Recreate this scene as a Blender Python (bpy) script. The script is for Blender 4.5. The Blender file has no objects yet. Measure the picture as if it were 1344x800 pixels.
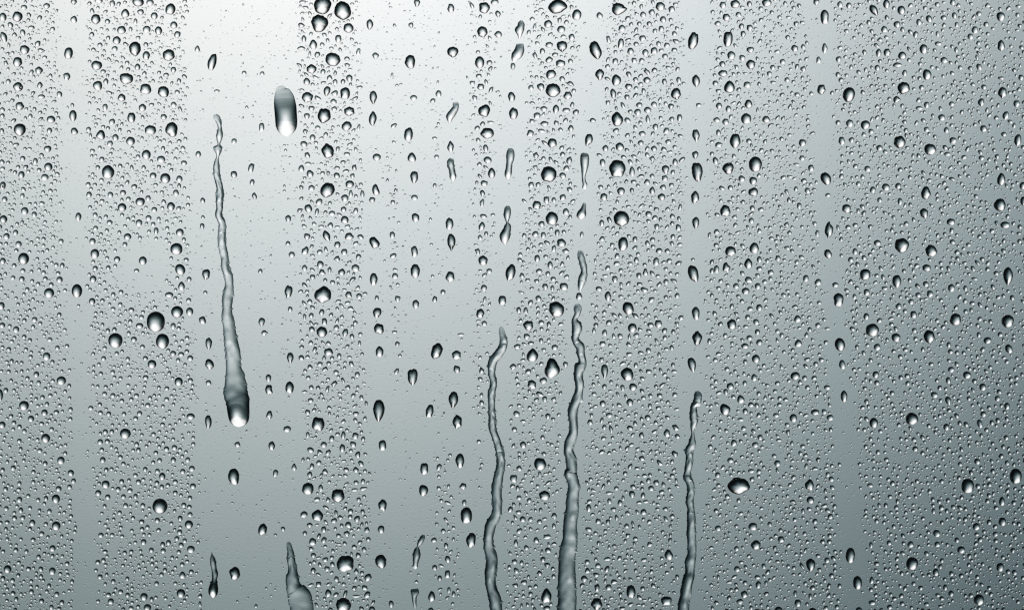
import bpy, math, random
import numpy as np

# ------------------------------------------------------------------ camera
SC = bpy.context.scene
PX = 0.0002                      # one photo pixel on the pane is 0.2 mm
HFOV = math.radians(11.5)
CAM_D = 672 * PX / math.tan(HFOV / 2)
cam_data = bpy.data.cameras.new("camera")
cam = bpy.data.objects.new("camera", cam_data)
SC.collection.objects.link(cam)
cam.location = (0, -CAM_D, 0)
cam.rotation_euler = (math.radians(90), 0, 0)
cam_data.sensor_width = 36
cam_data.lens = 18 / math.tan(HFOV / 2)
cam_data.clip_start = 0.01
cam_data.clip_end = 100
SC.camera = cam

# ------------------------------------------------------------------ world: dull overcast sky with the sun's soft glow behind thick cloud
world = bpy.data.worlds.new("World")
SC.world = world
world.use_nodes = True
nt = world.node_tree
nt.nodes.clear()
out = nt.nodes.new("ShaderNodeOutputWorld")
bg = nt.nodes.new("ShaderNodeBackground")
tc = nt.nodes.new("ShaderNodeTexCoord")
GLOW_AZ, GLOW_EL = math.radians(-2.2), math.radians(6.6)


def mnode(op, a, b=None):
    n = nt.nodes.new("ShaderNodeMath")
    n.operation = op
    for i, v in enumerate((a, b)):
        if v is None:
            continue
        if isinstance(v, (int, float)):
            n.inputs[i].default_value = v
        else:
            nt.links.new(v, n.inputs[i])
    return n.outputs[0]


nrm = nt.nodes.new("ShaderNodeVectorMath"); nrm.operation = "NORMALIZE"
nt.links.new(tc.outputs["Generated"], nrm.inputs[0])
sep = nt.nodes.new("ShaderNodeSeparateXYZ")
nt.links.new(nrm.outputs[0], sep.inputs[0])
el = mnode("ARCSINE", mnode("MINIMUM", mnode("MAXIMUM", sep.outputs[2], -1.0), 1.0))
az = mnode("ARCTAN2", sep.outputs[0], sep.outputs[1])
v = mnode("SUBTRACT", el, GLOW_EL)
hh = mnode("SUBTRACT", az, GLOW_AZ)
h2 = mnode("MULTIPLY", hh, hh)
# the bright opening in the cloud stands above the view; the light sinks away from it on all sides into dark mist
CL_EL, CL_R = math.radians(15.0), math.radians(12.5)
v2 = mnode("SUBTRACT", el, CL_EL)
cl2 = mnode("MULTIPLY", mnode("ADD", mnode("MULTIPLY", v2, v2), h2), 1.0 / CL_R ** 2)
cloud = mnode("EXPONENT", mnode("MULTIPLY", mnode("MULTIPLY", cl2, cl2), -1.0))
cloud4 = mnode("POWER", cloud, 4.0)
comb = nt.nodes.new("ShaderNodeCombineColor")
for i, (sig, peak, amb) in enumerate(((5.83, 1.125, 0.003), (6.26, 1.133, 0.004), (6.36, 1.12, 0.0043))):
    s = math.radians(sig)
    hc = mnode("ADD", hh, -math.radians((0.0, 0.06, 0.15)[i]))   # the sky is a touch bluer away from the sun's side
    a2 = mnode("ADD", mnode("MULTIPLY", v, v), mnode("MULTIPLY", hc, hc))
    e = mnode("EXPONENT", mnode("MULTIPLY", a2, -1.0 / (2 * s * s)))
    e = mnode("POWER", mnode("ADD", mnode("POWER", e, 4.0), cloud4), 0.25)
    nt.links.new(mnode("ADD", mnode("MULTIPLY", e, peak), amb), comb.inputs[i])
nt.links.new(comb.outputs[0], bg.inputs["Color"])
bg.inputs["Strength"].default_value = 1.0
nt.links.new(bg.outputs[0], out.inputs["Surface"])

SC.view_settings.view_transform = "Standard"
SC.view_settings.look = "None"
SC.view_settings.exposure = 0.0
SC.view_settings.gamma = 1.0
SC.view_settings.use_curve_mapping = False
SC.render.engine = "CYCLES"
SC.cycles.max_bounces = 24
SC.cycles.transmission_bounces = 24
SC.cycles.glossy_bounces = 8
SC.cycles.use_denoising = False
SC.cycles.pixel_filter_type = "BLACKMAN_HARRIS"
SC.cycles.filter_width = 1.3

COL = SC.collection


# ------------------------------------------------------------------ materials
def glass_material(name, ior, color, rough=0.0, bumps=()):
    m = bpy.data.materials.new(name)
    m.use_nodes = True
    t = m.node_tree
    p = t.nodes["Principled BSDF"]
    p.inputs["Base Color"].default_value = (*color, 1)
    p.inputs["Roughness"].default_value = rough
    p.inputs["IOR"].default_value = ior
    p.inputs["Transmission Weight"].default_value = 1.0
    last = None
    for scale, detail, strength, dist in bumps:
        c = t.nodes.new("ShaderNodeTexCoord")
        n = t.nodes.new("ShaderNodeTexNoise")
        n.inputs["Scale"].default_value = scale
        n.inputs["Detail"].default_value = detail
        t.links.new(c.outputs["Object"], n.inputs["Vector"])
        b = t.nodes.new("ShaderNodeBump")
        b.inputs["Strength"].default_value = strength
        b.inputs["Distance"].default_value = dist
        t.links.new(n.outputs["Fac"], b.inputs["Height"])
        if last:
            t.links.new(last, b.inputs["Normal"])
        last = b.outputs["Normal"]
    if last:
        t.links.new(last, p.inputs["Normal"])
    return m


M_GLASS = glass_material("misted window glass", 1.5, (1, 1, 1), 0.0, ((1500.0, 3.0, 0.45, 0.000014), (60.0, 2.0, 0.3, 0.00002)))
M_WATER = glass_material("clear water", 1.333, (1, 1, 1))
M_FILM = glass_material("rippled water", 1.333, (1, 1, 1), 0.0, ((300.0, 1.0, 0.3, 0.00018),))
M_BUBBLE = glass_material("air in water", 0.75, (1, 1, 1))


# ------------------------------------------------------------------ helpers
def tag(o, label=None, cat=None, group=None, kind=None):
    for k, v in (("label", label), ("category", cat), ("group", group), ("kind", kind)):
        if v:
            o[k] = v
    return o


def mesh_obj(name, verts, faces, mat, smooth=True, loc=(0, 0, 0), parent=None):
    me = bpy.data.meshes.new(name)
    me.from_pydata(verts, [], faces)
    me.materials.append(mat)
    if smooth:
        me.polygons.foreach_set("use_smooth", [True] * len(me.polygons))
    me.update()
    o = bpy.data.objects.new(name, me)
    o.location = loc
    COL.objects.link(o)
    if parent:
        o.parent = parent
    return o


def px(x, y):
    return (x - 672) * PX, (400 - y) * PX


GAP = 0.000012


# ------------------------------------------------------------------ glass pane
def build_pane():
    w, h, t = 0.33, 0.24, 0.004
    v = [(sx * w, y, sz * h) for y in (0, t) for sz in (-1, 1) for sx in (-1, 1)]
    f = [(0, 1, 3, 2), (4, 6, 7, 5), (0, 4, 5, 1), (2, 3, 7, 6), (0, 2, 6, 4), (1, 5, 7, 3)]
    o = mesh_obj("glass_pane", v, f, M_GLASS, smooth=False)
    tag(o, kind="structure")


build_pane()


# ------------------------------------------------------------------ drops: outline + dome
def drop_outline(rng, w, h, code, tilt, rough, nseg):
    """outline points (photo pixels, x right, y up) round the drop's middle"""
    th = np.linspace(0, 2 * np.pi, nseg, endpoint=False)      # 0 = top, clockwise
    c, s = np.cos(th), np.sin(th)
    x, y = s.copy(), c.copy()
    if code == "t":
        x = x * (1 - 0.42 * ((1 + c) / 2) ** 1.8)
    elif code == "b":
        x = x * (1 - 0.45 * ((1 - c) / 2) ** 2.8)
    elif code == "s":                                         # spindle, pointed at both ends
        x = x * (1 - 0.30 * c ** 4)
    elif code == "q":                                         # squarish
        x = np.sign(s) * np.abs(s) ** 0.72
        y = np.sign(c) * np.abs(c) ** 0.80
    elif code == "l":                                         # flat on its left side
        x = np.where(x < 0, x * 0.62, x)
    elif code == "r":                                         # flat on its right side
        x = np.where(x > 0, x * 0.62, x)
    elif code == "h":                                         # point towards the right
        y = y * (1 - 0.75 * ((1 + s) / 2) ** 2.0)
    r = np.ones(nseg)
    for k in range(2, 7):
        r += rough * rng.normal() * 1.05 / k ** 0.75 * np.cos(k * th + rng.uniform(0, 6.28))
    top = np.clip(0.35 + 0.65 * c, 0, 1)
    for k in range(8, 15):
        r += rough * 0.16 * rng.normal() * np.cos(k * th + rng.uniform(0, 6.28)) * top
    corner = 0.42 if code == "p" else float(np.clip((rough - 0.03) * 10, 0, .42)) if code in "ob" and nseg > 12 else 0.0
    if corner > 0:                                            # angular: blunt corners where the rim is pinned
        n = rng.integers(5, 8) if nseg > 30 else rng.integers(3, 6)
        a0 = rng.uniform(0, 6.28)
        seg = 2 * np.pi / n
        ph = ((th - a0) % seg) - seg / 2
        poly = np.cos(seg / 2) / np.cos(ph)
        r *= 1 - corner + corner * poly
    x, y = x * r, y * r
    x = (x - (x.max() + x.min()) / 2) / (x.max() - x.min()) * w
    y = (y - (y.max() + y.min()) / 2) / (y.max() - y.min()) * h
    if tilt:
        a = math.radians(-tilt)
        x, y = x * math.cos(a) - y * math.sin(a), x * math.sin(a) + y * math.cos(a)
    return x, y


def dome(x, y, nring, contact, sag, flat=1.0):
    """verts/faces of a water cap over an outline; metres, local, y towards -Y"""
    n = len(x)
    w, h = x.max() - x.min(), y.max() - y.min()
    rad = min(math.sqrt(w * h), 1.15 * min(w, h)) / 2
    s, c = math.sin(contact), math.cos(contact)
    H = rad * (1 - c) / s
    cx, cy = float(x.mean()), float(y.mean()) - sag * h
    rho = np.sin(np.pi / 2 * np.arange(1, nring + 1) / nring)
    prof = (np.sqrt(1 - (rho ** flat * s) ** 2) - c) / (1 - c)
    prof[-1] = 0
    V = [(cx * PX, -GAP - H * PX, cy * PX)]
    for r, p in zip(rho, prof):
        X = (cx + (x - cx) * r) * PX
        Z = (cy + (y - cy) * r) * PX
        yy = -GAP - H * p * PX
        V.extend(zip(X.tolist(), [yy] * n, Z.tolist()))
    F = []
    for j in range(n):
        F.append((0, 1 + (j + 1) % n, 1 + j))
    for i in range(nring - 1):
        a, b = 1 + i * n, 1 + (i + 1) * n
        for j in range(n):
            k = (j + 1) % n
            F.append((a + j, a + k, b + k, b + j))
    base = len(V)
    V.extend((vx, -GAP, vz) for vx, vy, vz in V[1 + (nring - 1) * n:base])
    F.append(tuple(base + j for j in range(n)))
    return V, F


# ------------------------------------------------------------------ drops seen in the photograph, tile by tile
# each entry: middle x, y and width, height in quarter photo pixels from the tile's corner, then shape letter and tilt
TILES = {
(0, 0): """15 90 40 45|92 88 55 55|20 195 36 60 o-25|130 262 52 50 p|92 326 50 52 p|205 370 42 42 p|95 456 54 50|104 557 44 44 p-20|268 627 46 40|104 682 64 66|250 782 40 36 p|210 448 30 36|218 508 40 24|160 610 24 28|260 686 30 32|198 230 30 32|218 266 40 26 h|120 172 28 36 o-15|165 146 36 24|55 132 28 34 o-30|245 32 36 32|126 40 34 28|44 428 28 28|387 103 36 40 t|388 10 34 34 b|360 280 46 62 o5|352 404 36 44 b-15|383 608 40 60 o5|390 690 40 38 b40|312 496 30 34|380 552 20 24|518 2 44 34|590 20 30 38|725 10 62 50|788 14 40 34|658 70 44 46 t|738 65 36 32|503 102 50 54|810 84 38 38|638 158 48 42|770 156 42 40|832 161 40 46|613 212 44 44|708 257 64 76 p|768 292 40 46|602 256 32 28|508 344 58 52|512 450 50 50|664 414 72 60|722 352 32 36|765 468 60 56|858 482 60 60 p|638 513 42 42|556 428 28 34|552 563 28 36|748 565 40 42|690 618 44 54 p|588 640 34 34|528 708 48 52 t|790 682 60 50|685 741 48 46|606 722 34 38|578 754 32 32|768 812 48 52|872 394 30 24|856 780 22 28|486 792 28 24|860 614 34 30|565 113 30 28|525 237 28 26|766 235 26 26|895 48 54 60|886 290 64 62|900 680 66 80""",
(224, 0): """17 132 38 38|35 182 36 36|15 368 30 32|35 484 28 26|16 549 32 30|74 8 24 22|140 258 28 38 t|218 325 46 90 o12|243 479 30 20|798 30 94 94 p|782 123 92 94|903 56 90 100|748 234 42 52 t|852 312 80 72|740 362 54 50|715 428 36 40|820 480 36 54 b10|718 511 60 56|855 534 34 32|806 608 70 80 l|715 610 32 32|700 204 26 38|880 204 34 40|770 288 30 34|800 378 28 32|740 570 34 28|745 722 32 34|700 757 38 34|824 792 68 80 p|478 668 28 46 q|333 742 28 32|386 383 26 24|480 387 26 24""",
(448, 0): """38 148 54 52|42 411 34 40|20 490 52 64|42 585 56 52|28 662 54 52|150 130 36 58 b|180 294 36 36 b|360 325 56 72 r|168 513 40 74 b|165 622 42 80 s|353 704 46 74 s8|380 514 38 30|510 492 32 36|480 530 32 26 o-30|398 18 34 44 b|575 44 38 48|585 274 60 58 b|573 768 36 60 t|752 42 58 60|805 12 42 34|822 74 30 38|740 168 56 60|823 182 42 38|726 328 50 64|778 330 32 28|732 456 38 34|722 400 32 26|750 581 64 66|765 700 72 58 p|758 778 28 40|365 134 26 32|894 508 40 52|904 596 48 64""",
(672, 0): """240 35 102 76 p|340 78 50 56|190 126 44 42|258 155 44 40|313 196 34 36|262 246 56 62 b|195 236 40 30|195 314 40 34|255 334 50 42|307 322 28 28|205 391 54 50|263 415 30 30|215 474 80 74|150 458 40 42|292 503 46 44|160 270 28 36|230 573 34 48|284 580 42 28|335 590 34 32|167 572 38 30|132 607 38 34|105 637 28 26|170 650 44 30|308 674 32 36|96 700 38 38|212 752 50 52 o20|460 82 34 36|565 48 82 68 h|438 265 60 100 s-20|460 392 48 60 b|424 632 32 26|403 735 42 68 b15|577 150 38 38|778 35 50 48|838 50 36 36|733 66 34 34|688 78 32 34|608 98 30 26|793 104 34 36|784 152 30 32|685 203 36 34|572 228 32 56 l10|622 270 36 38|652 232 30 26|700 276 34 38|746 267 36 38|668 126 26 26|720 126 28 28|750 164 26 30|803 296 30 28|852 263 32 26|770 230 26 30|813 238 30 28|682 318 30 28|548 421 50 60|612 455 40 34|708 421 40 36|532 492 32 56 b-10|603 511 28 30|800 430 26 36|748 370 32 32|860 493 54 64|668 551 34 28|745 548 32 30|712 578 40 34|658 590 36 36|553 625 62 76|752 667 30 36|810 687 32 34|683 702 38 30|566 770 46 46|490 778 32 36|675 750 32 30|820 745 32 28|838 626 28 28|880 620 28 40|745 780 32 32|5 350 26 40 b""",
(896, 0): """276 22 52 44|210 28 36 36|350 22 28 32|441 14 52 44|702 12 32 34|230 92 42 38|293 78 32 30|745 90 44 76 q|183 124 34 28|308 140 30 34|353 148 34 36|318 180 28 34|238 207 50 80 q|588 254 38 38|632 246 24 28|746 254 30 54|714 316 26 38|255 291 44 44|355 263 40 32|55 215 54 94 o12|70 425 42 66 s-5|208 338 34 34|313 305 32 34|356 339 48 50|210 386 50 36|632 363 30 30|472 355 28 28|455 388 28 30|524 324 30 28|245 455 58 66 t|338 446 38 36|172 437 32 28|729 470 44 54 o15|548 420 28 28|872 498 64 80 o10|345 546 42 46|240 572 30 36|190 556 34 34|438 626 42 38|333 623 54 58|178 629 36 28|225 640 36 36|188 697 26 34|275 740 58 78|190 760 40 30|628 751 38 40|348 741 30 28|70 712 40 66 b-8|876 648 40 42|835 740 34 44|885 735 30 30|872 30 30 32|825 24 28 34|818 312 30 32|815 392 26 28|600 497 30 24|596 126 28 28|85 552 30 22""",
(1120, 0): """108 55 40 66 b-30|173 22 36 50|252 55 42 48|228 130 36 36|162 154 34 36|344 118 28 36|397 100 32 40 o-20|440 24 26 24|521 12 28 34|474 94 32 26|530 82 26 34|637 158 34 38|614 193 32 32|658 73 30 26|774 88 46 50|776 239 38 60|696 128 28 28|445 230 36 24|327 182 28 36|132 278 30 44|177 276 38 40|256 292 44 42|231 342 48 28|125 357 28 32|368 258 42 52|476 316 38 34|540 262 22 34|387 392 46 58 l|264 462 66 64|230 523 42 38 h|268 384 26 34|384 551 28 34|358 460 28 28|62 656 48 50 o30|93 690 28 28|463 617 38 36|670 538 34 44|660 352 28 38 o-20|782 487 46 62 s|857 545 34 38|800 607 34 48 s20|683 676 36 36|685 458 30 28|880 408 28 32|790 705 30 26|243 746 64 66|404 784 64 60|863 735 38 66 o8|523 738 38 36|488 683 28 32|384 680 28 28|136 776 34 32|345 568 38 22|516 546 30 26""",
(0, 200): """120 32 28 28|186 46 26 34|254 76 44 44|113 117 34 38|236 130 40 34|15 174 32 42|118 228 24 28|95 77 24 24|25 246 30 30|130 307 40 40|180 325 28 30|18 350 42 42|34 440 34 34|82 420 28 30|98 481 34 34|124 557 58 62|15 569 32 34|115 664 30 30|313 667 34 34|258 737 54 52|200 690 24 24|568 102 66 72|535 36 28 28|846 36 44 38|868 136 54 54|804 122 36 34|705 180 32 28|646 212 32 30|580 222 30 32|468 221 30 32|736 259 50 44|641 288 46 44|412 338 32 46|730 369 36 36|780 343 32 30|810 300 30 28|576 367 32 28|670 442 40 36|820 412 26 38|500 327 26 26|502 397 26 26|486 466 34 34|498 531 46 50|750 568 42 46|717 620 28 22|615 560 34 32|500 608 28 28|489 664 36 38|404 726 56 72|484 781 34 36|888 747 44 30|898 283 42 46|755 80 24 28|778 240 28 30|595 745 24 26|833 350 22 26|412 804 18 18""",
(224, 200): """46 139 34 36|28 212 32 34|70 56 32 28|48 419 42 40|30 506 64 62|50 614 60 52 o60|57 700 36 46 t|97 665 26 28|169 252 26 32|166 388 24 34|186 641 42 58|145 10 30 34|332 117 34 40|422 82 30 50 q15|428 157 26 34 o15|440 230 26 40 o-15|617 348 32 40|616 478 26 28|636 536 34 32|618 733 42 74 b8|471 623 24 28|732 112 38 40|686 84 32 38|872 122 34 34|824 198 78 80 p|740 186 34 32|779 260 36 36|723 294 42 44 p|768 313 22 40 o15|818 438 38 62 o-25|838 382 30 32|717 441 34 34|706 514 38 44|875 485 34 36|786 588 36 40|783 522 30 26|796 629 36 34|745 655 30 30|703 606 30 34|834 616 22 36|798 745 90 92|850 682 26 26|898 628 38 40|730 782 28 28|182 735 22 22|170 340 20 22""",
(448, 200): """44 167 46 40|18 240 40 40|75 306 26 32|12 299 30 32|18 353 42 42|42 440 48 40|15 522 34 34|74 606 42 40|38 748 36 40|94 754 32 32|50 216 22 40 t|186 26 44 40|180 195 38 60 t-10|162 249 34 30|174 472 50 64 o-20|170 665 42 66|186 764 22 30|268 433 28 38|270 262 26 26|273 542 38 26 o-20|282 648 32 32|296 768 30 34|370 26 46 52 t|382 131 42 66 b|384 237 36 30|390 342 40 48 o-15|384 520 36 60|388 622 50 74 p|391 796 36 48|568 374 42 66|578 473 44 94 b|570 652 48 56 p|534 732 28 30|490 770 26 36|768 40 44 38|789 108 40 56 t|750 162 38 32|737 386 34 48 t|744 566 50 54|746 335 36 26|748 711 34 36|776 622 30 28|760 428 22 28|888 630 52 92 o15|845 776 42 50|500 24 26 24|490 174 20 28|468 350 16 18""",
(672, 200): """126 16 32 36|300 42 32 42|192 114 84 84 p|266 122 36 34|100 170 30 32|137 170 28 30|130 276 46 46 p|180 250 30 38|266 236 34 38 o20|220 250 26 30|209 346 66 72 p|283 310 34 36|154 376 34 34|122 428 34 32|165 434 28 34|237 422 26 36|260 474 48 46|132 556 30 38|200 590 28 42|142 622 36 28|188 636 26 28|216 664 30 26|272 703 44 40 q|212 712 22 32|366 430 20 34|352 755 34 40|475 53 30 40|553 85 88 92 p|630 100 30 54 t|806 90 40 46|735 33 30 30|856 50 28 38|572 204 42 42|482 234 38 42 p|735 200 30 42|638 155 32 24|785 234 42 40 p|465 182 28 24|803 136 32 34|735 124 26 28|574 348 82 84 p|471 370 26 36|472 453 30 28|583 480 52 72 q|717 324 34 32|750 342 30 26|760 390 28 32|645 456 26 32|540 665 32 38|502 607 28 28|456 716 34 28|504 754 36 52|772 516 36 30|756 572 30 46|652 564 26 32|700 628 28 40|808 678 28 32|738 458 28 28|873 394 28 36|844 442 26 28|610 818 60 68|234 822 80 82 p|866 750 26 30""",
(896, 200): """77 105 58 104 b-5|66 14 34 44 b|65 236 44 70 o8|68 370 38 66 b|56 636 54 94 s-15|54 562 20 20|238 84 62 64|382 62 70 82|310 138 36 36|370 149 42 42|370 207 52 48|172 43 30 40|250 185 28 28|224 306 56 62|315 260 28 26|365 292 28 30|360 358 28 32|180 327 28 22|178 416 30 28|176 487 28 26|251 519 58 54|375 501 50 58 t|344 582 44 56 t|230 602 42 54 t|178 612 28 42|153 621 24 32|402 562 26 36|402 609 32 26|346 667 40 34|280 700 32 32|394 701 32 34|330 726 42 38|462 628 32 28|500 556 30 32|646 660 30 38|710 680 36 36|752 138 54 70 o-25|762 224 28 22|768 408 46 94 s|762 532 40 50 o-25|802 694 34 28|818 772 54 72|860 294 46 46|674 82 32 36|654 200 30 32|612 280 24 34|706 424 22 36|868 392 30 24|882 563 30 30|626 30 30 28|594 192 22 28|716 788 26 22|188 712 26 22""",
(1120, 200): """492 8 36 22|672 30 32 26|74 86 34 32|102 196 32 36|170 182 42 38|235 176 32 32|381 212 52 70 t|776 140 44 66 t|768 275 64 68|796 380 50 36|138 250 26 30|245 257 26 38|372 320 44 56 b-15|512 364 44 36|255 488 76 78 p|407 516 60 66 p-35|812 650 52 98 b|126 474 38 32|62 640 56 58|228 676 48 68|384 605 44 38|515 710 38 42|403 742 34 36|340 748 30 28|380 690 32 30|520 469 30 26|70 733 32 36|894 255 36 48|888 175 32 40|8 520 28 34|56 552 26 28|604 484 26 22|302 782 30 30|624 790 30 24|650 578 36 18 o45|872 466 24 26|236 806 32 34|296 670 22 24""",
(0, 400): """8 4 34 40|182 76 30 28|85 128 32 34|12 106 32 30|245 269 40 42|191 364 30 32|322 396 50 46|144 384 24 24|126 527 52 50|234 564 34 34|163 596 34 34|240 698 48 48|12 628 36 36|0 472 34 62|31 447 26 28|690 26 32 26|818 88 96 108|733 109 40 30|606 186 76 78|703 180 32 30|853 190 70 80|798 310 46 46|748 219 26 24|544 280 26 26|765 380 30 26|776 525 28 26|658 674 58 54|553 664 28 28|526 717 30 30|874 754 30 28|733 568 28 28|571 570 26 26|716 475 28 24|690 494 24 24|640 502 26 24|876 437 26 24""",
(224, 400): """34 36 64 62|100 34 38 44|13 110 28 34|167 80 38 42 q|200 203 36 66 b|203 310 46 58 o-20|198 407 30 28|103 278 32 30|42 402 44 46|13 254 32 30|55 258 32 26|105 584 44 34|198 614 36 74 s|350 731 32 30|478 90 36 48 b|494 146 36 30 h|513 383 30 40|516 444 40 54|628 278 36 60 b|625 432 46 64|518 577 34 48|612 650 40 34|531 737 36 48|20 747 30 28|794 141 58 58 p|736 197 26 26|829 246 48 42|732 325 28 28|870 118 30 30|738 55 26 30|793 38 30 36|722 382 26 24|738 432 26 26|735 500 32 26|784 310 30 26|830 306 26 26|774 624 68 76|718 562 28 30|803 732 34 32|734 760 36 32|846 700 28 34|885 266 24 30|868 352 28 26|720 680 20 32|628 22 24 30""",
(448, 400): """188 42 46 56 b|198 124 54 60 o-35|201 244 42 58|20 146 32 44|500 242 58 90 b22|604 262 48 48|606 338 36 44 b|374 378 54 90 b|294 205 26 30|290 347 24 34 o20|588 498 52 92 b|464 556 42 70 o12|608 612 50 76|197 555 62 118 b|216 735 40 56 q|730 44 44 50|750 96 30 28|74 686 34 36|62 730 32 32|5 750 30 44|84 364 28 30|76 570 32 26|737 512 26 28|735 472 20 26|722 716 24 22|74 92 26 26|627 155 36 16|279 142 28 18|10 682 26 44|622 816 48 78""",
(672, 400): """35 26 26 34|84 108 54 54|154 92 32 28|78 166 34 32|107 262 62 72 t|211 330 82 106 t|224 222 34 30|104 416 46 48|164 396 40 36|280 312 26 32|188 582 28 34|24 570 36 32|12 652 28 26|58 732 34 38|160 694 24 26|632 120 48 50|486 350 38 78 b|604 362 68 72|476 516 32 34|618 510 38 40|510 578 36 28|636 430 42 40 p|768 100 40 42 p|800 134 30 30|567 162 28 28|508 92 30 28|476 203 34 28|716 238 28 30|616 258 34 22|838 224 24 30|812 670 34 44 t|868 688 30 28|712 590 32 30|718 348 32 24|845 316 22 30|484 640 24 28|690 486 28 22|775 474 30 26|430 466 28 22|855 470 28 26|768 540 28 22|650 316 22 30""",
(896, 400): """68 44 42 70|76 175 54 80 b|50 314 44 78 o-15|257 101 50 56|402 14 34 36|354 20 32 26|341 64 28 28|385 89 32 32|603 72 38 38 t|710 106 28 28|607 200 40 40 t|667 128 24 26|326 215 40 30|402 196 34 32|392 142 28 32|384 282 42 46|350 172 34 28|328 298 24 28|376 380 32 38|250 426 38 38|232 336 28 24|304 493 40 44 t-15|222 546 54 62 t-30|226 456 26 34|399 464 24 26|590 372 50 44 p|655 432 26 26|698 310 26 28|580 592 40 44|695 562 44 32|773 590 36 32|758 432 34 26|825 207 54 70 o-15|837 312 34 50 o-10|847 478 36 62 s|358 522 32 28|388 526 26 28|328 556 28 32|490 578 32 24|508 522 28 22|405 693 28 30|268 724 32 36 o30|380 733 34 30|630 740 28 24|497 410 28 24|304 600 34 20|140 190 22 32|320 646 26 26|326 410 24 28""",
(1120, 400): """68 60 32 36|100 131 70 68|224 171 48 46|125 220 36 36|316 50 34 38|398 166 60 70 p|537 76 60 64 o30|810 85 66 68|704 186 42 36|816 230 38 48 o-25|658 156 22 30|117 365 34 36|123 408 28 28|513 338 34 30|498 395 26 36|597 367 44 38|679 430 36 38|425 471 38 32|498 502 32 46 b-20|107 617 46 54|308 596 66 66|488 640 32 36|324 754 30 28|756 490 28 30|806 530 30 38|682 572 32 30|663 622 28 46 o-15|606 490 24 24|246 271 26 26|500 208 24 30|510 244 28 26|320 133 26 26|90 702 22 24|502 552 26 22|396 632 24 24|718 326 22 24|408 310 28 22|273 234 28 22|698 654 24 24""",
(0, 600): """70 54 28 28|320 14 40 40|372 80 34 34|308 163 32 30|294 216 44 46|102 220 30 32|170 341 32 34|295 357 46 46|276 475 34 34|275 594 36 38|40 584 42 42|386 122 26 28|203 520 24 26|84 484 26 26|258 671 22 26|86 741 22 26|540 12 30 32|555 140 42 42|516 185 32 32|566 206 28 28|620 166 28 28|648 204 26 26|852 98 34 40|840 254 80 80|727 127 28 28|648 32 24 24|754 442 30 32|756 729 40 40|774 786 40 38|857 488 28 28|530 406 30 26|826 328 28 28|582 753 32 32|796 742 22 26|670 720 24 26|838 14 26 26|750 250 26 26|774 364 24 24|655 498 24 24|628 288 24 24|885 445 26 28|310 792 26 22|824 132 26 26|848 612 24 24""",
(224, 600): """14 12 28 32|111 57 32 30|64 72 28 28|24 126 28 26|117 149 32 30|24 184 26 26|96 350 44 44|50 318 26 30|47 390 28 28|55 458 28 28|106 480 42 38|43 494 24 24|62 615 34 38 t|54 711 46 46|331 100 60 86 o-5|336 606 58 70|483 376 46 64 o12|550 82 28 42 s15|648 50 28 40 t|720 162 62 64 p|771 302 62 62 p|700 298 38 36|730 88 28 32|810 72 30 28|879 200 70 72 p|745 440 38 40|804 376 28 34|805 432 30 34|858 330 32 28|730 354 32 28|704 396 24 26|822 582 30 28|828 710 34 42|750 512 28 28|738 478 26 26|778 26 28 28|916 556 90 86 p|908 772 82 76 p|590 374 24 26|448 778 18 22""",
(448, 600): """435 58 42 62 q|432 172 48 60|216 250 46 64|208 376 36 42|208 545 62 72 p-35|656 302 62 86 o-10|680 432 52 78 r|638 150 38 36|512 50 26 38 o30|645 236 24 32|474 726 38 56 t|36 352 34 34|48 280 28 28|83 320 30 36 o30|135 380 28 34|112 284 24 28|140 628 40 40|136 718 34 36|120 482 26 30|142 428 26 26|486 432 30 28|535 384 28 28|558 532 30 36|557 610 28 42 q|516 632 24 32|262 767 26 38|490 576 26 30|550 460 22 30|512 160 24 24|590 714 20 32|565 694 18 32|78 726 44 16|160 796 36 34|470 800 30 30|68 468 28 26|114 124 24 28|78 130 28 24|394 650 20 20 t""",
(672, 600): """148 34 66 66|170 198 60 52 p|8 110 40 40|220 306 32 34|56 322 32 32|37 210 28 26|127 432 30 34 t|162 534 28 30|180 722 56 78 t|144 335 28 26|630 192 32 40 o-20|688 198 24 36 o20|532 271 32 24|690 286 34 32 o-40|786 180 30 24|840 306 28 26|823 508 46 56 t|625 702 50 70|810 750 58 46 q|444 768 62 66|380 635 36 36|446 682 28 42|402 376 36 24 o15|452 332 28 30|503 338 24 32|500 530 38 22|498 584 26 38 o20|452 565 30 26|648 424 28 22|548 160 26 24|13 545 30 28|62 654 34 26|20 446 24 40 t|76 472 26 28|50 550 22 28 t|94 680 24 22|716 120 24 28|686 686 26 26|580 790 32 22|220 358 20 30|218 622 22 24|30 160 22 32""",
(896, 600): """294 148 120 90 p|250 14 34 28|496 30 34 34|665 142 48 60 t|670 222 40 38|780 112 28 28|185 370 32 30|367 361 46 40|383 457 52 50|517 428 34 34|283 476 26 28|285 584 32 32|397 666 30 40|323 716 36 40|300 754 38 30|672 563 50 70 b|757 537 28 30|694 334 28 30|775 308 28 28|604 762 34 38|682 682 28 28|503 800 44 40|683 808 50 44|880 512 50 80|184 90 28 30|235 202 28 24|400 72 26 26|360 70 34 22|293 224 22 26|640 398 22 24|590 712 20 34|670 728 20 34|282 690 24 24|769 440 26 24|823 672 22 26|186 626 16 28""",
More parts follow.
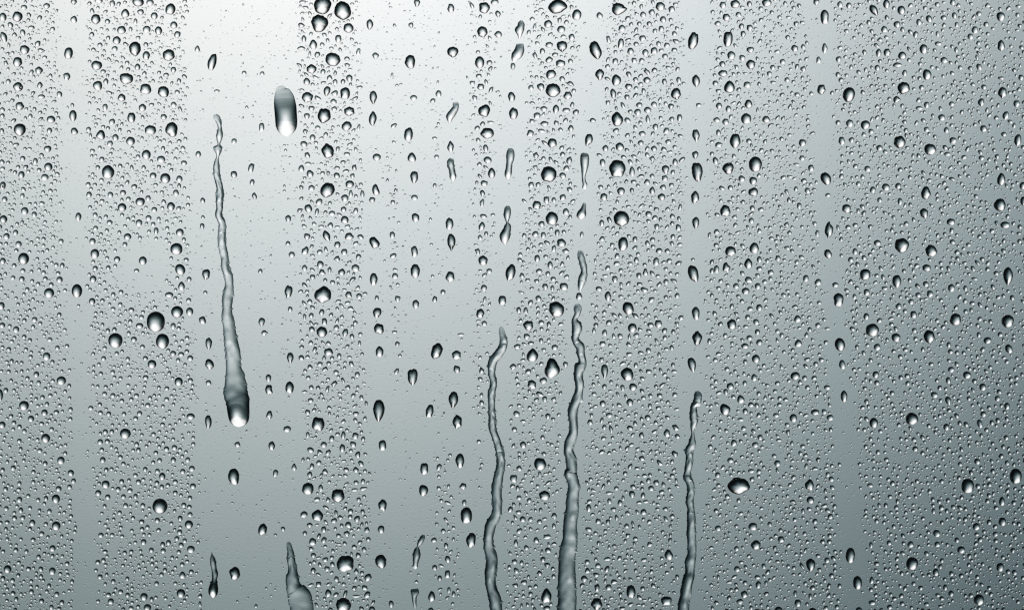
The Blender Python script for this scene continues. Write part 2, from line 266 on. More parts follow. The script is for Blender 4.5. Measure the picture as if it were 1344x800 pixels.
(1120, 600): """22 655 48 72|173 10 26 24|650 20 32 32|600 148 66 76|852 97 64 80|780 228 32 48 t|782 336 40 44|645 361 38 38|437 397 38 38|300 454 34 34|440 454 30 30|566 483 42 38|462 262 28 28|122 331 24 26|308 556 62 68 o20|432 600 32 38|770 574 38 46|659 745 56 58|712 338 26 28|868 347 24 26|543 432 26 28|316 660 24 24|513 712 30 32|482 680 24 32|96 642 24 38 t|98 760 36 26|92 692 24 24|190 783 28 26|30 800 36 34|254 606 22 24|463 124 26 26|714 140 26 26|170 250 22 26|556 322 22 22|518 638 22 22|393 390 22 22|115 672 22 22""",
}

# ------------------------------------------------------------------ beaded bands and bare tracks (pixel x of each border at four heights)
LV = (0, 270, 535, 800)
BANDS = {                       # name: (left border, right border)
    "d1": ((-300, -300, -300, -300), (74, 78, 90, 98)),
    "d2": ((114, 116, 120, 132), (242, 246, 253, 264)),
    "fat": ((392, 396, 398, 411), (466, 473, 478, 488)),
    "d6": ((698, 690, 671, 664), (755, 752, 734, 724)),
    "d8": ((801, 784, 772, 760), (893, 894, 888, 884)),
    "d10": ((936, 931, 926, 922), (1058, 1068, 1091, 1106)),
    "d12": ((1094, 1098, 1124, 1142), (1700, 1700, 1700, 1700)),
}
# thin columns of fine beads: polyline of (x, y, half width, strength)
COLUMNS = [
    ((633, -40, 15, .75), (633, 60, 15, .7), (634, 200, 14, .7), (633, 290, 13, .65), (634, 400, 10, .5), (630, 540, 7, .5), (629, 640, 5, .25)),
    ((583, 530, 7, .25), (583, 620, 11, .4), (584, 700, 14, .75), (586, 840, 16, .8)),
    ((513, -40, 6, .22), (515, 60, 6, .25), (516, 250, 7, .3), (518, 340, 8, .55), (520, 420, 7, .35), (521, 490, 8, .35), (522, 520, 4, .1)),
    ((570, 10, 6, .2), (571, 130, 6, .25), (570, 300, 6, .22), (566, 400, 5, .15)),
    ((318, 0, 4, .2), (319, 100, 4, .22), (324, 180, 4, .2)),
    ((335, 5, 3, .25), (340, 80, 3, .2), (346, 170, 3, .1)),
    ((376, 190, 9, .25), (377, 260, 8, .3), (378, 330, 6, .2), (376, 430, 7, .25), (378, 500, 4, .2)),
    ((338, 290, 4, .15), (341, 400, 4, .15)),
    ((356, 610, 4, .15), (362, 700, 4, .14), (362, 800, 5, .2)),
    ((1308, -60, 10, -.6), (1310, 60, 12, -.65), (1314, 180, 12, -.5), (1317, 270, 12, -.4), (1322, 330, 12, -.3), (1330, 400, 10, -.1)),
]


def band_at(x, y):
    for k, (l, r) in BANDS.items():
        if np.interp(y, LV, l) <= x <= np.interp(y, LV, r):
            return k
    return None


# vectorised bead density 0..1 over the pane
X0, X1, Y0, Y1 = -190, 1534, -150, 950
_gx, _gy = np.meshgrid(np.arange(X0, X1), np.arange(Y0, Y1))
DENS = np.zeros(_gx.shape, np.float32)
_wrng = np.random.default_rng(5)


def wobble(yv):
    s = np.zeros_like(yv, dtype=float)
    for wl, a in ((170, 1.2), (63, 1.3), (27, 1.0), (11, .8)):
        s += a * np.sin(yv / wl * 6.283 + _wrng.uniform(0, 6.28))
    return s


for _l, _r in BANDS.values():
    yv = _gy[:, 0].astype(float)
    lo = np.interp(yv, LV, _l) + wobble(yv)
    hi = np.interp(yv, LV, _r) + wobble(yv)
    DENS[(_gx >= lo[:, None]) & (_gx <= hi[:, None])] = 1.0
for col in COLUMNS:
    ys = [c[1] for c in col]
    yv = _gy[:, 0].astype(float)
    inside = ((yv >= ys[0]) & (yv <= ys[-1])).astype(float)
    cx = np.interp(yv, ys, [c[0] for c in col])
    hw = np.interp(yv, ys, [c[2] for c in col])
    st = np.interp(yv, ys, [c[3] for c in col]) * inside
    DENS += (np.exp(-((_gx - cx[:, None]) / hw[:, None]) ** 2 * 1.2) * st[:, None]).astype(np.float32)
# wiped-looking bald patches inside the bands
for bx_, by_, rx, ry, s_ in ((188, 347, 44, 39, 1.0), (205, 388, 22, 16, .6), (700, 562, 30, 12, .7), (712, 548, 20, 10, .6), (1085, 45, 12, 8, .5),
                            (300, 1000, 1, 1, 0)):
    DENS *= (1 - s_ * np.exp(-(((_gx - bx_) / rx) ** 2 + ((_gy - by_) / ry) ** 2) ** 3)).astype(np.float32)
DENS = np.clip(DENS, 0, 1)
DENS = sum(np.roll(DENS, k_, 1) for k_ in range(-5, 6)) / 11


def dens(x, y):
    return DENS[int(min(max(y, Y0), Y1 - 1)) - Y0, int(min(max(x, X0), X1 - 1)) - X0]


# ------------------------------------------------------------------ gather the drops
SHOWN = []
for (tx, ty), txt in TILES.items():
    for e in txt.split("|"):
        f = e.split()
        code, tilt = "o", 0.0
        if len(f) > 4:
            code, tilt = f[4][0], float(f[4][1:] or 0)
        SHOWN.append(dict(x=tx + float(f[0]) / 4, y=ty + float(f[1]) / 4, w=float(f[2]) / 4, h=float(f[3]) / 4, code=code, tilt=tilt))
for i, d in enumerate(SHOWN):
    d["area"] = d["w"] * d["h"]
    d["seed"] = i + 11
    d["band"] = band_at(d["x"], d["y"])


def roughness(d):
    x, y = d["x"], d["y"]
    base = 0.062
    if x < 262:
        base = 0.05 if y < 200 else 0.032 if y < 300 else 0.014
    elif x > 1090:
        base = 0.045 if y < 420 else 0.03
    elif x > 930 and y > 400:
        base = 0.048
    return base


# ------------------------------------------------------------------ rivulets: centre line with widths, swept
def from_zoom(ox, oy, sc, pts):
    return [(ox + a / sc, oy + b / sc, w / sc) for a, b, w in pts]


def from_edges(ox, oy, sc, rows):
    return [(ox + (l + r) / 2 / sc, oy + y / sc, (r - l) / sc) for y, l, r in rows]


RIVULETS = []


def riv(name, label, cat, pts, **kw):
    RIVULETS.append(dict(name=name, label=label, cat=cat, pts=pts, **kw))


riv("rivulet", "long rivulet widening downwards into a fat bright rounded foot, in the wide bare track", "rivulet",
    from_zoom(260, 140, 5.33, [(122, 54, 12), (127, 66, 38), (145, 110, 34), (152, 150, 28), (150, 205, 46), (146, 262, 18), (140, 290, 56), (138, 345, 20), (130, 385, 32), (128, 430, 42), (134, 490, 46), (150, 560, 44), (154, 615, 52), (150, 660, 48), (150, 710, 46)])
    + from_zoom(260, 280, 5.33, [(145, 12, 46), (168, 70, 48), (166, 150, 54), (170, 230, 54), (187, 310, 52), (190, 370, 56), (212, 440, 60), (218, 500, 58), (213, 545, 68), (205, 600, 72), (203, 660, 66), (205, 720, 76)])
    + from_edges(270, 430, 5.71, [(10, 132, 222), (120, 140, 245), (200, 150, 260), (280, 153, 262), (350, 150, 285), (420, 143, 303), (490, 136, 314), (540, 150, 325), (600, 158, 328), (660, 168, 328), (700, 180, 318), (728, 205, 290), (741, 235, 260)]),
    seed=3, hk=[(0, .30), (.45, .24), (.75, .17), (.865, .11), (.895, .15), (.922, .29), (.942, .33), (.965, .31), (.985, .29), (1, .28)], jag=1.0, smooth_from=.93,
    bumps=[(310.5, 542, 13, 14, 1.8)])
riv("rivulet", "thin rivulet bending in an S curve with a slender pointed head", "rivulet",
    from_zoom(610, 410, 5.33, [(254, 98, 8), (256, 112, 24), (260, 140, 36), (272, 190, 46), (266, 240, 50), (236, 285, 56), (200, 335, 56), (189, 380, 50), (188, 430, 44), (200, 480, 42), (198, 520, 42), (188, 555, 48), (188, 610, 42), (188, 680, 42), (192, 740, 46), (194, 790, 44)])
    + from_zoom(610, 550, 3.2, [(120, 50, 28), (138, 100, 28), (150, 160, 30), (150, 200, 33), (139, 250, 37), (134, 300, 38), (136, 350, 36), (133, 395, 36), (110, 440, 40), (100, 490, 37), (102, 540, 38), (114, 590, 44), (107, 650, 42), (110, 700, 38), (126, 750, 46), (132, 800, 44), (130, 850, 44), (126, 900, 40)]),
    seed=7, hk=[(0, .14), (.1, .27), (1, .27)], jag=1.15, open_end=True, fat=1.1)
riv("rivulet", "short wavy rivulet piece hanging above the broken head of the thickest rivulet", "rivulet",
    from_zoom(710, 310, 5.33, [(270, 98, 12), (274, 112, 34), (279, 140, 46), (296, 200, 44), (302, 248, 42), (291, 288, 56), (284, 325, 48), (275, 362, 28), (272, 388, 8)]),
    seed=9, hk=[(0, .2), (.5, .3), (1, .3)], jag=.8)
riv("rivulet", "thickest rivulet, ragged and kinked above, broad and straight lower down", "rivulet",
    from_zoom(710, 310, 5.33, [(252, 472, 14), (257, 490, 38), (258, 508, 46), (253, 545, 36), (238, 570, 30), (238, 592, 44), (250, 620, 58), (252, 645, 60), (244, 680, 50), (240, 710, 44), (250, 740, 48)])
    + from_zoom(710, 450, 4.71, [(240, 20, 48), (246, 60, 44), (256, 118, 40), (242, 148, 58), (230, 200, 48), (238, 245, 50), (236, 290, 44), (224, 340, 50), (200, 400, 52), (196, 440, 52), (200, 490, 46), (200, 550, 48), (180, 605, 56), (170, 660, 52), (184, 710, 58), (188, 780, 58)])
    + from_zoom(672, 600, 4, [(308, 60, 54), (306, 80, 58), (317, 115, 54), (325, 155, 54), (318, 210, 56), (315, 280, 62), (305, 350, 64), (304, 430, 70), (295, 480, 80), (290, 515, 78), (288, 560, 78), (288, 640, 84), (290, 720, 86), (288, 800, 88), (286, 900, 90), (286, 980, 84)]),
    seed=12, hk=[(0, .3), (.25, .29), (.55, .24), (.7, .18), (1, .16)], jag=1.15, open_end=True, fat=1.1)
riv("rivulet", "thin wavy knotted rivulet with a blunt head, in a bare track of its own", "rivulet",
    from_zoom(860, 500, 5.33, [(292, 68, 14), (297, 90, 44), (298, 115, 48), (290, 150, 48), (270, 178, 38), (268, 230, 50), (272, 280, 46), (264, 318, 34), (262, 350, 18), (262, 390, 26), (256, 440, 48), (237, 480, 50), (240, 530, 46), (236, 580, 48), (226, 630, 40), (226, 670, 50), (245, 720, 46), (250, 770, 44)])
    + from_zoom(860, 640, 5, [(230, 20, 44), (226, 80, 44), (232, 130, 40), (237, 190, 50), (236, 240, 50), (236, 300, 54), (240, 370, 50), (240, 430, 52), (229, 480, 62), (228, 540, 52), (218, 590, 64), (205, 650, 60), (195, 710, 58), (187, 760, 64), (185, 800, 66), (182, 880, 60), (180, 950, 56)]),
    seed=17, hk=[(0, .3), (.5, .29), (1, .27)], jag=1.15, open_end=True, fat=1.1)
riv("rivulet", "broad ragged rivulet rising to a thin pointed tip beside the fat beaded band", "rivulet",
    from_edges(350, 700, 8, [(80, 222, 236), (95, 212, 246), (130, 212, 260), (200, 220, 285), (270, 213, 296), (330, 224, 308), (400, 222, 320), (460, 204, 336), (530, 206, 346), (572, 212, 378), (600, 216, 425), (650, 222, 466), (720, 240, 480), (800, 250, 488), (900, 258, 490), (1000, 275, 480), (1060, 310, 450), (1085, 360, 410)]),
    seed=21, hk=[(0, .3), (.4, .18), (.6, .12), (1, .14)], jag=1.1, bumps=[])
riv("rivulet", "small rivulet ending in a dark round bulb, with a thin ragged tail above", "rivulet",
    from_zoom(224, 600, 4, [(215, 496, 4), (217, 512, 12), (220, 530, 26), (224, 560, 31), (228, 588, 26), (233, 612, 32), (230, 640, 26), (227, 662, 40), (224, 690, 52), (223, 712, 48), (223, 726, 30), (222, 734, 10)]),
    seed=25, hk=[(0, .25), (.6, .35), (.75, .5), (1, .6)], jag=.6, smooth_from=.68)
riv("runner_drop", "largest drop, tall and smooth with a grey dome top and bright round foot", "drop",
    from_edges(350, 100, 8.9, [(108, 182, 200), (125, 150, 222), (150, 112, 250), (200, 95, 293), (260, 88, 324), (350, 86, 345), (450, 95, 354), (550, 102, 357), (610, 116, 346), (650, 142, 322), (680, 175, 292), (703, 222, 250)]),
    seed=31, hk=[(0, .05), (.12, .09), (.27, .11), (.37, .19), (.47, .28), (.55, .32), (.65, .33), (.78, .31), (.9, .29), (1, .28)], jag=.12, pw=2.0, steep=.75)
riv("elongated_drop", "leaning drop with a narrowed neck below a kinked tip, above a straight tall drop", "drop",
    from_zoom(570, 120, 5.714, [(158, 82, 30), (160, 95, 44), (160, 120, 46), (142, 150, 54), (120, 185, 58), (114, 215, 34), (118, 244, 8)]),
    seed=33, hk=[(0, .28), (1, .36)], jag=.5)
riv("elongated_drop", "straight tall drop with jagged shoulders and two pointed feet, under a kinked leaning drop", "drop",
    from_zoom(570, 120, 5.714, [(130, 502, 28), (124, 520, 50), (122, 540, 52), (130, 580, 44), (138, 620, 46), (140, 648, 46), (142, 674, 8)]),
    seed=34, hk=[(0, .28), (1, .36)], jag=.6)
riv("elongated_drop", "two merged drops joined by a thin neck, the upper one leaning", "drop",
    from_zoom(520, 690, 7.27, [(262, 80, 16), (256, 95, 40), (243, 125, 50), (222, 165, 44), (206, 196, 20), (200, 218, 46), (195, 270, 70), (188, 320, 58), (183, 368, 46), (178, 392, 54), (176, 410, 12)]),
    seed=35, hk=[(0, .36), (1, .36)], jag=.5)
riv("elongated_drop", "drop shaped like a letter T with a broad flat top and tapering stem", "drop",
    from_zoom(520, 690, 7.27, [(174, 595, 56), (177, 612, 78), (177, 634, 78), (172, 665, 50), (172, 705, 40), (178, 750, 32), (182, 790, 10)]),
    seed=36, hk=[(0, .3), (1, .42)], jag=.5)
riv("elongated_drop", "tall narrow upright drop above the S curved rivulet's track", "drop",
    [(670, 194.5, 4), (670, 198, 9), (669.8, 206, 10.5), (668.4, 216, 8), (667.2, 226, 9), (666.6, 231, 8), (666.4, 235, 3)],
    seed=37, hk=[(0, .28), (1, .36)], jag=.4)
riv("elongated_drop", "ragged drop with a thin spout, topmost of the S curved rivulet's track", "drop",
    from_zoom(672, 0, 4, [(50, 108, 10), (48, 122, 32), (46, 140, 38), (39, 160, 48), (40, 182, 26), (38, 206, 6)]), seed=38, hk=[(0, .3), (1, .36)], jag=.6)
riv("elongated_drop", "flat topped leaning drop just below a ragged spouted drop", "drop",
    from_zoom(672, 0, 4, [(40, 230, 34), (41, 245, 44), (37, 268, 52), (24, 292, 54), (12, 312, 30), (8, 326, 8)]), seed=39, hk=[(0, .28), (1, .36)], jag=.4)
riv("elongated_drop", "long drop with a slender forked tail, in the thickest rivulet's track", "drop",
    from_zoom(672, 200, 4, [(384, 3, 22), (382, 14, 42), (381, 45, 46), (380, 85, 34), (376, 125, 20), (378, 150, 20), (383, 170, 24), (378, 186, 22), (372, 192, 6)]), seed=40, hk=[(0, .3), (1, .34)], jag=.3)
riv("elongated_drop", "bowling pin shaped drop in the thickest rivulet's track", "drop",
    from_zoom(672, 200, 4, [(380, 264, 12), (378, 280, 22), (374, 296, 28), (366, 318, 46), (363, 335, 46), (362, 350, 14)]), seed=41, hk=[(0, .3), (1, .42)], jag=.3)
riv("elongated_drop", "two touching ragged drops in a chain above the S curved rivulet", "drop",
    from_zoom(448, 200, 4, [(872, 280, 14), (873, 295, 32), (871, 325, 36), (870, 352, 22), (871, 368, 12), (873, 384, 34), (868, 410, 42), (858, 436, 54), (857, 460, 40), (861, 484, 8)]), seed=42, hk=[(0, .34), (1, .36)], jag=.6)


def catmull(P, n_per_px=0.9, mn=10):
    P = np.array(P, float)
    ext = np.vstack([2 * P[0] - P[1], P, 2 * P[-1] - P[-2]])
    outp = []
    for i in range(1, len(ext) - 2):
        p0, p1, p2, p3 = ext[i - 1], ext[i], ext[i + 1], ext[i + 2]
        L = math.hypot(*(p2 - p1)[:2])
        n = max(2, int(L * n_per_px))
        t = np.arange(n)[:, None] / n
        outp.append(0.5 * (2 * p1 + (p2 - p0) * t + (2 * p0 - 5 * p1 + 4 * p2 - p3) * t ** 2 + (3 * p1 - p0 - 3 * p2 + p3) * t ** 3))
    outp.append(ext[-2][None])
    return np.vstack(outp)


def noise1(rng, n, wl, amp):
    k = max(4, int(n / wl) + 4)
    v = rng.normal(size=k)
    q = np.arange(n) / wl
    i = q.astype(int)
    f = q - i
    f = f * f * (3 - 2 * f)
    return (v[i] * (1 - f) + v[i + 1] * f) * amp


RIV_MASK = np.zeros(DENS.shape, bool)


def build_rivulet(r):
    rng = np.random.default_rng(r["seed"])
    P = [r["pts"][0]]
    for q in r["pts"][1:]:
        if q[1] - P[-1][1] > 1.0:
            P.append(q)
    C = catmull(P, 1.6)
    n = len(C)
    w = np.clip(C[:, 2] * r.get("fat", 1.0), 0.6, None)
    s = np.concatenate([[0], np.cumsum(np.hypot(np.diff(C[:, 0]), np.diff(C[:, 1])))])
    s /= s[-1]
    jag = r.get("jag", 1.0) * np.clip(w / 7, .25, 1)
    if "smooth_from" in r:
        jag = jag * (s < r["smooth_from"])
    # the water's edge is horizontal slices: ragged pinning points, each side of its own
    def ragged():
        a = noise1(rng, n, 8, .40) + noise1(rng, n, 4, .15) + noise1(rng, n, 18, .4)
        k = 0
        while k < n:
            k += int(rng.integers(12, 42))
            if k < n:
                a += np.exp(-((np.arange(n) - k) / rng.uniform(1.3, 2.6)) ** 2) * rng.uniform(.5, 1.9)
        return a * jag
    hl, hr = w / 2 + ragged(), w / 2 + ragged()
    hl, hr = np.clip(hl, .3, None), np.clip(hr, .3, None)
    T = np.gradient(C[:, :2], axis=0)
    T /= np.linalg.norm(T, axis=1)[:, None] + 1e-9
    T[:, 0] *= .6                                            # slices stay closer to level
    T /= np.linalg.norm(T, axis=1)[:, None] + 1e-9
    N = np.stack([-T[:, 1], T[:, 0]], 1)                      # image coordinates, y down
    if N[n // 2, 0] < 0:
        N = -N
    hs, hv = zip(*r["hk"])
    wsm = np.convolve(np.pad(w, 6, mode="edge"), np.ones(13) / 13, "valid")
    end = np.minimum(1, np.sqrt(np.clip(s * n / (3.2 + w.mean()), 0, 1)))
    if not r.get("open_end"):
        end = end * np.minimum(1, np.sqrt(np.clip((1 - s) * n / (3.2 + w.mean()), 0.0, 1)))
    hq = np.interp(s, hs, hv)
    kw = 14 if n > 200 else 5
    for _ in range(2):
        hq = np.convolve(np.pad(hq, kw, mode="edge"), np.ones(2 * kw + 1) / (2 * kw + 1), "valid")
    G2 = rng.normal(size=(n // 6 + 8, 12))                    # lumps in the film
    H = wsm * hq * end * (1 + noise1(rng, n, 40, .09) * min(1, r.get("jag", 1)))
    H = np.convolve(np.pad(H, 4, mode="edge"), np.ones(9) / 9, "valid")
    pw = r.get("pw", 2.0)
    m = 21
    u = np.sin(np.linspace(-1, 1, m) * np.pi / 2)
    ox, oy = C[n // 2, 0], C[n // 2, 1]
    V = []
    for i in range(n):
        for t in u:
            e = hl[i] if t < 0 else hr[i]
            e0 = w[i] / 2
            k = t * e0 + math.copysign(abs(t) ** 14 * (e - e0), t)
            x, y = C[i, 0] + N[i, 0] * k, C[i, 1] + N[i, 1] * k
            f = 1 - abs(t) ** pw
            gi, gj = i / 13.0 * (1.5 if w[i] < 10 else 1.0), (t + 1) * 1.6 + 1 + .35 * math.sin(i * .021)
            a, b = int(gi), int(gj)
            fi, fj = gi - a, gj - b
            fi, fj = fi * fi * (3 - 2 * fi), fj * fj * (3 - 2 * fj)
            lump = (G2[a, b] * (1 - fi) + G2[a + 1, b] * fi) * (1 - fj) + (G2[a, b + 1] * (1 - fi) + G2[a + 1, b + 1] * fi) * fj
            z = (H[i] + lump * .26 * min(w[i] / 10, 1.0) * min(1, r.get("jag", 1))) * (f ** r.get("steep", .62))
            for bx_, by_, rx, ry, bh in r.get("bumps", ()):
                q = ((x - bx_) / rx) ** 2 + ((y - by_) / ry) ** 2
                if q < 1:
                    z = max(z, 0) + bh * (1 - q) ** 1.7 * min(1, f * 2.2) ** .7
            V.append(((x - ox) * PX, -GAP - max(z, 0) * PX, (oy - y) * PX))
            xi, yi = int(x) - X0, int(y) - Y0
            if 3 < xi < DENS.shape[1] - 4 and 3 < yi < DENS.shape[0] - 4:
                RIV_MASK[yi - 2:yi + 3, xi - 2:xi + 3] = True
    F = []
    for i in range(n - 1):
        for j in range(m - 1):
            a = i * m + j
            F.append((a, a + m, a + m + 1, a + 1))
    base = len(V)
    for i in range(n):
        for j in (0, m - 1):
            x, _, z = V[i * m + j]
            V.append((x, -GAP, z))
    for i in range(n - 1):
        a = base + 2 * i
        F.append((a, a + 1, a + 3, a + 2))
    X, Z = px(ox, oy)
    o = mesh_obj(r["name"], V, F, M_FILM if r["name"] == "rivulet" else M_WATER, loc=(X, 0, Z))
    tag(o, r["label"], r["cat"], r.get("group"))


for r in RIVULETS:
    build_rivulet(r)

# ------------------------------------------------------------------ the 300 largest drops: one object each
SHOWN.sort(key=lambda d: -d["area"])
BIG, REST = SHOWN[:300], SHOWN[300:]

ZONE_TEXT = {
    "d1": "the band beyond the narrow track",
    "d2": "the band between narrow and wide tracks",
    "wide": "the wide bare track",
    "fat": "the narrow fat-beaded band",
    "cols": "the area of sparse columns",
    "d6": "the band between S-curved and thickest rivulets",
    "t7": "the thickest rivulet's track",
    "d8": "the band between thickest and knotted rivulets",
    "t9": "the knotted rivulet's track",
    "d10": "band between knotted rivulet and slanting track",
    "t11": "the slanting empty track",
    "d12": "the broad band beyond the slanting track",
    "t1": "the narrow empty track",
    "t5": "the S-curved rivulet's track",
}


def zone_of(d):
    if d["band"]:
        return d["band"]
    x, y = d["x"], d["y"]
    if x < 125: return "t1"
    if x < 300: return "wide" if x > np.interp(y, LV, BANDS["d2"][1]) else "d2"
    if x < np.interp(y, LV, BANDS["fat"][0]) + 2: return "wide"
    if x < np.interp(y, LV, (657, 648, 638, 632)): return "cols"
    if x < np.interp(y, LV, BANDS["d6"][0]): return "t5"
    if x < 805: return "t7"
    if x < 945: return "t9"
    return "t11"


def shape_word(d):
    a = d["h"] / d["w"]
    c = d["code"]
    if c == "t": return "peaked"
    if c == "b": return "downward-pointing"
    if c == "s": return "spindle-shaped"
    if c == "q": return "blocky"
    if c in "lr": return "straight-sided"
    if c == "h": return "sideways-pointing"
    if c == "p": return "angular"
    if abs(d["tilt"]) >= 12: return "leaning oval"
    if a > 1.25: return "upright oval"
    if a < 0.87: return "flattened"
    return "round"


ORD = ["largest", "second largest", "third largest", "fourth largest"]
NTH = ["first", "second", "third", "fourth", "fifth"]
zones = {}
for d in BIG:
    d["zone"] = zone_of(d)
    zones.setdefault(d["zone"], []).append(d)
for z, ds in zones.items():
    ds.sort(key=lambda d: -d["area"])
    top = ds[0]
    by = {}
    for i, d in enumerate(ds):
        d["group"] = None
        if i < 4 and (i == 0 or len(ds) > 5):
            d["label"] = "%s %s drop, %s of all in %s" % ("fat" if d["area"] > 250 else "clear", shape_word(d), ORD[i], ZONE_TEXT[z])
        else:
            size = "big" if d["area"] > 190 else "middle-sized" if d["area"] > 120 else "small"
            by.setdefault((size, shape_word(d), "above" if d["y"] < top["y"] else "below"), []).append(d)
    for (size, sh, side), dd in by.items():
        dd.sort(key=lambda d: abs(d["y"] - top["y"]))
        far = dd[5:]
        for i, d in enumerate(dd):
            if len(dd) == 1:
                d["label"] = "%s %s drop %s the largest drop in %s" % (size, sh, side, ZONE_TEXT[z])
            elif i < 5:
                d["label"] = "%s %s %s drop %s the largest in %s" % (NTH[i], size, sh, side, ZONE_TEXT[z])
            else:
                d["label"] = "%s %s drop far %s the largest in %s" % (size, sh, side, ZONE_TEXT[z])
                if len(far) > 1:
                    d["group"] = "%s %s drops far %s the largest in %s" % (size, sh, side, ZONE_TEXT[z])

for d in BIG:
    rng = np.random.default_rng(d["seed"])
    big = max(d["w"], d["h"])
    nseg = 64 if big > 14 else 48
    x, y = drop_outline(rng, d["w"], d["h"], d["code"], d["tilt"], roughness(d), nseg)
    k = min(1.0, max(0.0, (math.sqrt(d["area"]) - 9) / 8))
    V, F = dome(x, y, 14 if big > 14 else 11, math.radians(rng.uniform(50, 60) + 12 * k), 0.0, 1.22 - .17 * k)
    X, Z = px(d["x"], d["y"])
    d["obj"] = mesh_obj("water_drop", V, F, M_WATER, loc=(X, 0, Z))
    tag(d["obj"], d["label"], "drop", d["group"])


# small air bubbles caught in three of the drops
def bubble(dx, dy, bx_, by_, rad):
    d = min(BIG, key=lambda q: (q["x"] - dx) ** 2 + (q["y"] - dy) ** 2)
    V, F = [], []
    nu, nv = 14, 8
    r = rad * PX
    cy = -GAP - 1.15 * r
    for i in range(nv + 1):
        a = math.pi * i / nv
        for j in range(nu):
            b = 2 * math.pi * j / nu
            V.append(((bx_ - d["x"]) * PX + r * math.sin(a) * math.cos(b), cy + r * math.cos(a), (d["y"] - by_) * PX + r * math.sin(a) * math.sin(b)))
    for i in range(nv):
        for j in range(nu):
            k = (j + 1) % nu
            F.append((i * nu + j, i * nu + k, (i + 1) * nu + k, (i + 1) * nu + j))
    mesh_obj("air_bubble", V, F, M_BUBBLE, parent=d["obj"])


bubble(23.8, 114, 27, 115.5, 2.0)
bubble(3.8, 243, 4.2, 245, 1.7)
bubble(955.5, 221, 957, 216, 2.0)

# ------------------------------------------------------------------ the countless small beads: one sheet of real domes
frng = np.random.default_rng(2024)
CELL = 8
grid = {}


def put(x, y, r):
    grid.setdefault((int(x // CELL), int(y // CELL)), []).append((x, y, r))


def free(x, y, r, gap):
    R = r + 5.5 + gap
    for i in range(int((x - R) // CELL), int((x + R) // CELL) + 1):
        for j in range(int((y - R) // CELL), int((y + R) // CELL) + 1):
            for (a, b, c) in grid.get((i, j), ()):
                if (a - x) ** 2 + (b - y) ** 2 < (r + c + gap) ** 2:
                    return False
    return True


for d in SHOWN:                  # keep the listed drops clear: cover each with a few discs
    w, h = d["w"] / 2, d["h"] / 2
    r0 = min(w, h)
    long_ = max(w, h)
    k = max(1, int(math.ceil(long_ / r0 * 1.4)))
    ca, sa = math.cos(math.radians(d["tilt"])), math.sin(math.radians(d["tilt"]))
    for i in range(k):
        q = 0 if k == 1 else (i / (k - 1) * 2 - 1) * (long_ - r0)
        ax, ay = (q, 0) if w > h else (0, q)
        cx, cy = d["x"] + ax * ca - ay * sa, d["y"] + ax * sa + ay * ca
        # discs larger than the search reach are split up
        if r0 <= 5:
            put(cx, cy, r0)
        else:
            for rr in np.arange(0, r0, 3.0):
                m_ = max(1, int(2 * math.pi * rr / 4))
                for q2 in range(m_):
                    put(cx + min(rr, r0 - 4) * math.cos(6.283 * q2 / m_), cy + min(rr, r0 - 4) * math.sin(6.283 * q2 / m_), 4.0)

FILL = []


def scatter(n, rlo, rhi, need, gap, power=1.0):
    xs = frng.uniform(X0 + 5, X1 - 5, n)
    ys = frng.uniform(Y0 + 5, Y1 - 5, n)
    rs = frng.uniform(rlo, rhi, n)
    us = frng.uniform(0, 1, n)
    for x, y, r, u in zip(xs, ys, rs, us):
        if u > need(dens(x, y)) or RIV_MASK[int(y) - Y0, int(x) - X0]:
            continue
        if free(x, y, r, gap):
            put(x, y, r)
            FILL.append((x, y, r))


AREA = (X1 - X0) * (Y1 - Y0)
# outside the photographed field the big beads go on
for _ in range(2600):
    x, y = frng.uniform(X0 + 10, X1 - 10), frng.uniform(Y0 + 10, Y1 - 10)
    if -14 < x < 1358 and -14 < y < 814:
        continue
    r = frng.uniform(3.2, 5.2)
    if frng.uniform() < dens(x, y) * .55 + .02 and free(x, y, r, 1.5):
        put(x, y, r); FILL.append((x, y, r))
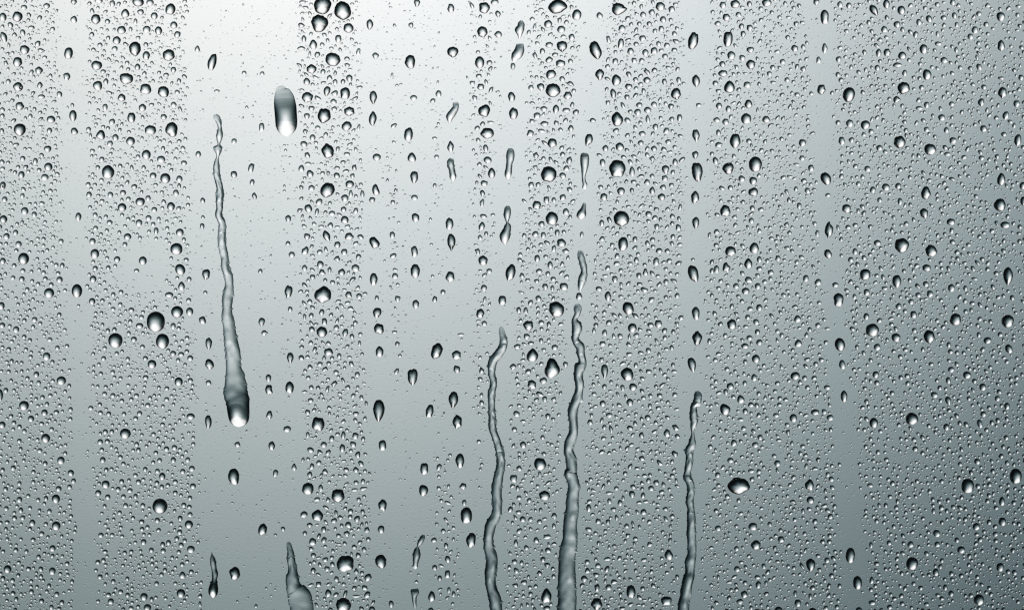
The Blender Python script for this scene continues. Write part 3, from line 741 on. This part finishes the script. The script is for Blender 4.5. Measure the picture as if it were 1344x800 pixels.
# the middle bands hold fatter beads than the outer ones
_keep = DENS.copy()
DENS = DENS * ((_gx > 385) & (_gx < 900)) * np.where(_gx < 495, 1.0, np.clip(1.05 - _gy / 900, .25, 1))
scatter(int(AREA * .0060), 3.1, 4.2, lambda d: d * .55 if d > .15 else 0, 1.0)
scatter(int(AREA * .0080), 2.5, 3.3, lambda d: d * .6 if d > .15 else 0, .9)
DENS = _keep
scatter(int(AREA * .0065), 2.5, 3.4, lambda d: d * .6 if d > .3 else 0, 1.0)
scatter(int(AREA * .0160), 1.8, 2.6, lambda d: d * .75 if d > .2 else d * .3, .7)
scatter(int(AREA * .0200), 1.25, 1.8, lambda d: d * .75 + .012, .5)
scatter(int(AREA * .0260), .8, 1.25, lambda d: d * .7 + .085, .4)
scatter(int(AREA * .0200), .5, .8, lambda d: d * .4 + .4, .3)
print("fill beads", len(FILL), "listed", len(SHOWN))


def bulk(name, items, label):
    VV, FF, off = [], [], 0
    for (x, y, xx, yy, nring, con, sag) in items:
        V, F = dome(xx, yy, nring, con, sag, 1.2)
        X, Z = px(x, y)
        VV.extend((a + X, b, c + Z) for a, b, c in V)
        FF.extend(tuple(i + off for i in f) for f in F)
        off += len(V)
    o = mesh_obj(name, VV, FF, M_WATER)
    tag(o, label, "droplets", kind="stuff")


items = []
for d in REST:
    rng = np.random.default_rng(d["seed"])
    x, y = drop_outline(rng, d["w"], d["h"], d["code"], d["tilt"], roughness(d) * 1.25, 32)
    items.append((d["x"], d["y"], x, y, 7, math.radians(rng.uniform(46, 60)), 0.0))
for (x, y, r) in FILL:
    rough = roughness(dict(x=x, y=y)) * (1.7 if r > 1.2 else 1.0)
    ns, nr = (22, 5) if r > 2.4 else (15, 4) if r > 1.5 else (9, 3) if r > .8 else (7, 2)
    asp = math.exp(float(np.clip(frng.normal() * rough * 1.9, -.33, .33)))
    tl = frng.uniform(-90, 90) if rough > .03 else 0
    xx, yy = drop_outline(frng, 2 * r * asp, 2 * r / asp, "o", tl, rough, ns)
    con = math.radians(frng.uniform(44, 62)) if r > .8 else math.radians(frng.uniform(25, 50))
    items.append((x, y, xx, yy, nr, con, 0.0))
bulk("fine_droplets", items, "countless fine droplets misting the whole window pane between the drops")
